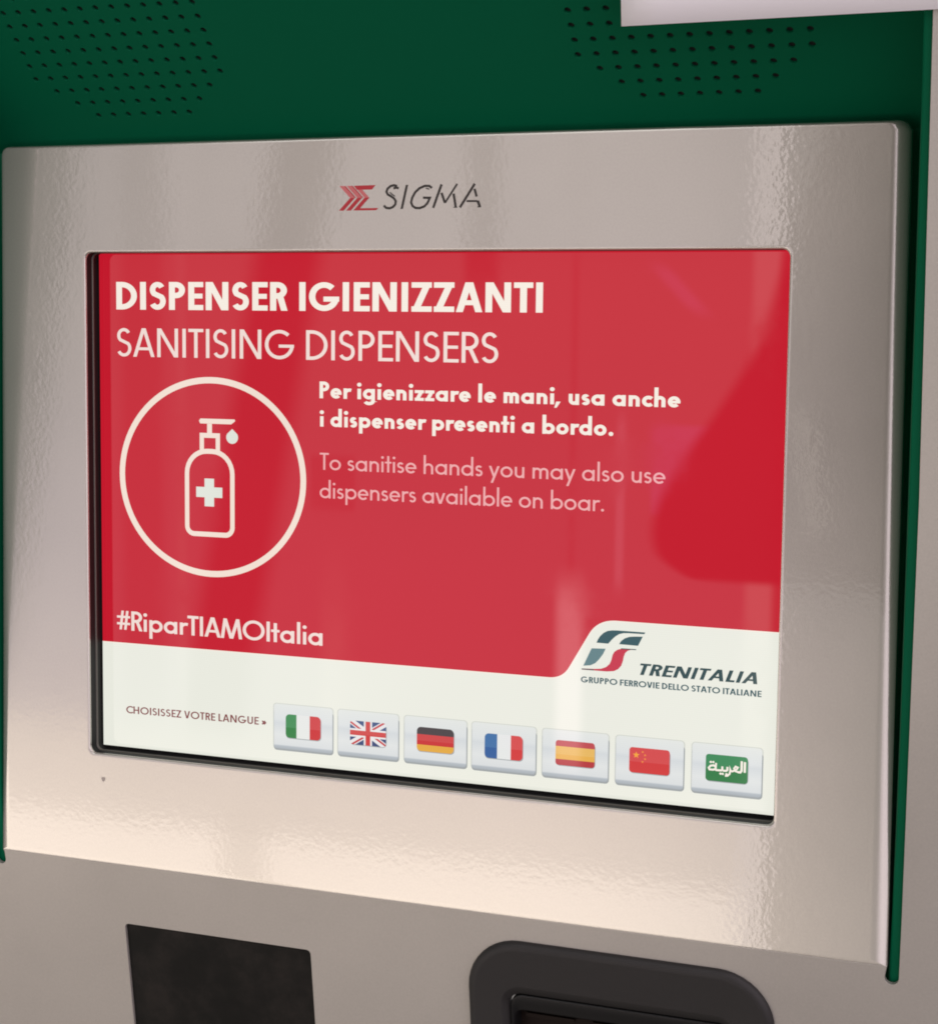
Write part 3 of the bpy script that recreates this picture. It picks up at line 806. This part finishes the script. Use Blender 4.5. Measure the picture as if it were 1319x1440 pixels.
# --- card slot: moulded black surround, inner frame and dark throat
def cr(il, it, r): return rrect(CARD[0] + il, CARD[1] - il, CARD[2] + it, CARD[3] - it, r, 10)
mb = MB()
seq = [(0, 0, 24, -1.0), (0, 0, 24, 0.9), (.35, .35, 23.7, 1.7), (1.1, 1.1, 23, 2.4), (2.2, 2.2, 22, 2.8), (3.4, 3.6, 21, 2.9), (15.0, 20.5, 9.5, 2.4), (15.8, 21.4, 8.6, 2.1), (17.4, 24.3, 6.8, 0.4), (17.9, 25.0, 6.2, -0.2), (18.0, 25.2, 6.0, -3.5)]
mb.loops([[F(x, s, h) for x, s in cr(a, b, r)] for a, b, r, h in seq], PLASTIC, True, [True] * 5 + [False] + [True] * 3 + [False])
slot = build(mb, 'card_slot', root, F(95, -57))
mb = MB()
def fr(i, t, r): return rrect(CARD[0] + 18.5 + i, CARD[1] - 18.5 - i, CARD[2] + 25, CARD[3] - 25.9 - t, r, 8)
seq = [(0, 0, 5.5, -3.5), (0, 0, 5.5, -0.9), (.3, .3, 5.3, -0.55), (.8, .8, 4.9, -0.45), (1.3, 6.6, 4.4, -0.9), (1.6, 7.6, 4.1, -1.3), (1.9, 8.0, 3.8, -2.2), (2.0, 8.1, 3.7, -9.0)]
mb.loops([[F(x, s, h) for x, s in fr(a, b, r)] for a, b, r, h in seq], PLASTIC_IN, True, [True] * 7)
build(mb, 'slot_frame', slot)
mb = MB()
mb.poly([F(x, s, -8.8) for x, s in fr(1.9, 8.0, 3.8)], SLOT_IN)
for k in range(3):
    mb.loops([[F(x, s, -8.7) for x, s in rrect(52 + 30 * k, 74 + 30 * k, -49.4, -47.6, .4)], [F(x, s, -5.6) for x, s in rrect(52 + 30 * k, 74 + 30 * k, -49.4, -47.6, .4)]], SLOT_IN)
    mb.poly([F(x, s, -5.6) for x, s in rrect(52 + 30 * k, 74 + 30 * k, -49.4, -47.6, .4)], SLOT_IN)
build(mb, 'slot_throat', slot)

# --- white paper notice taped over the top right of the machine
mb = MB()
NX, NY = 14, 12
rows = []
for j in range(NY + 1):
    s = 366.4 + 190.0 * j / NY
    row = []
    for i in range(NX + 1):
        x = 105.8 + 210.0 * i / NX
        lift = 1.0 + 1.2 * (1 - j / NY) ** 2 + 0.35 * math.sin(i * 0.7)
        row.append(F(x, s + 0.0035 * (x - 105.8), lift))
    rows.append(row)
mb.loops(rows, PAPER, False, [True] * NY)
paper = mb.build('paper_notice', None, V(*F(210.0, 366.4, 1.0)))
paper['label'] = 'blank white paper notice hanging over the green hood at the upper right'
paper['category'] = 'paper notice'
sol = paper.modifiers.new('thickness', 'SOLIDIFY'); sol.thickness = 0.0003
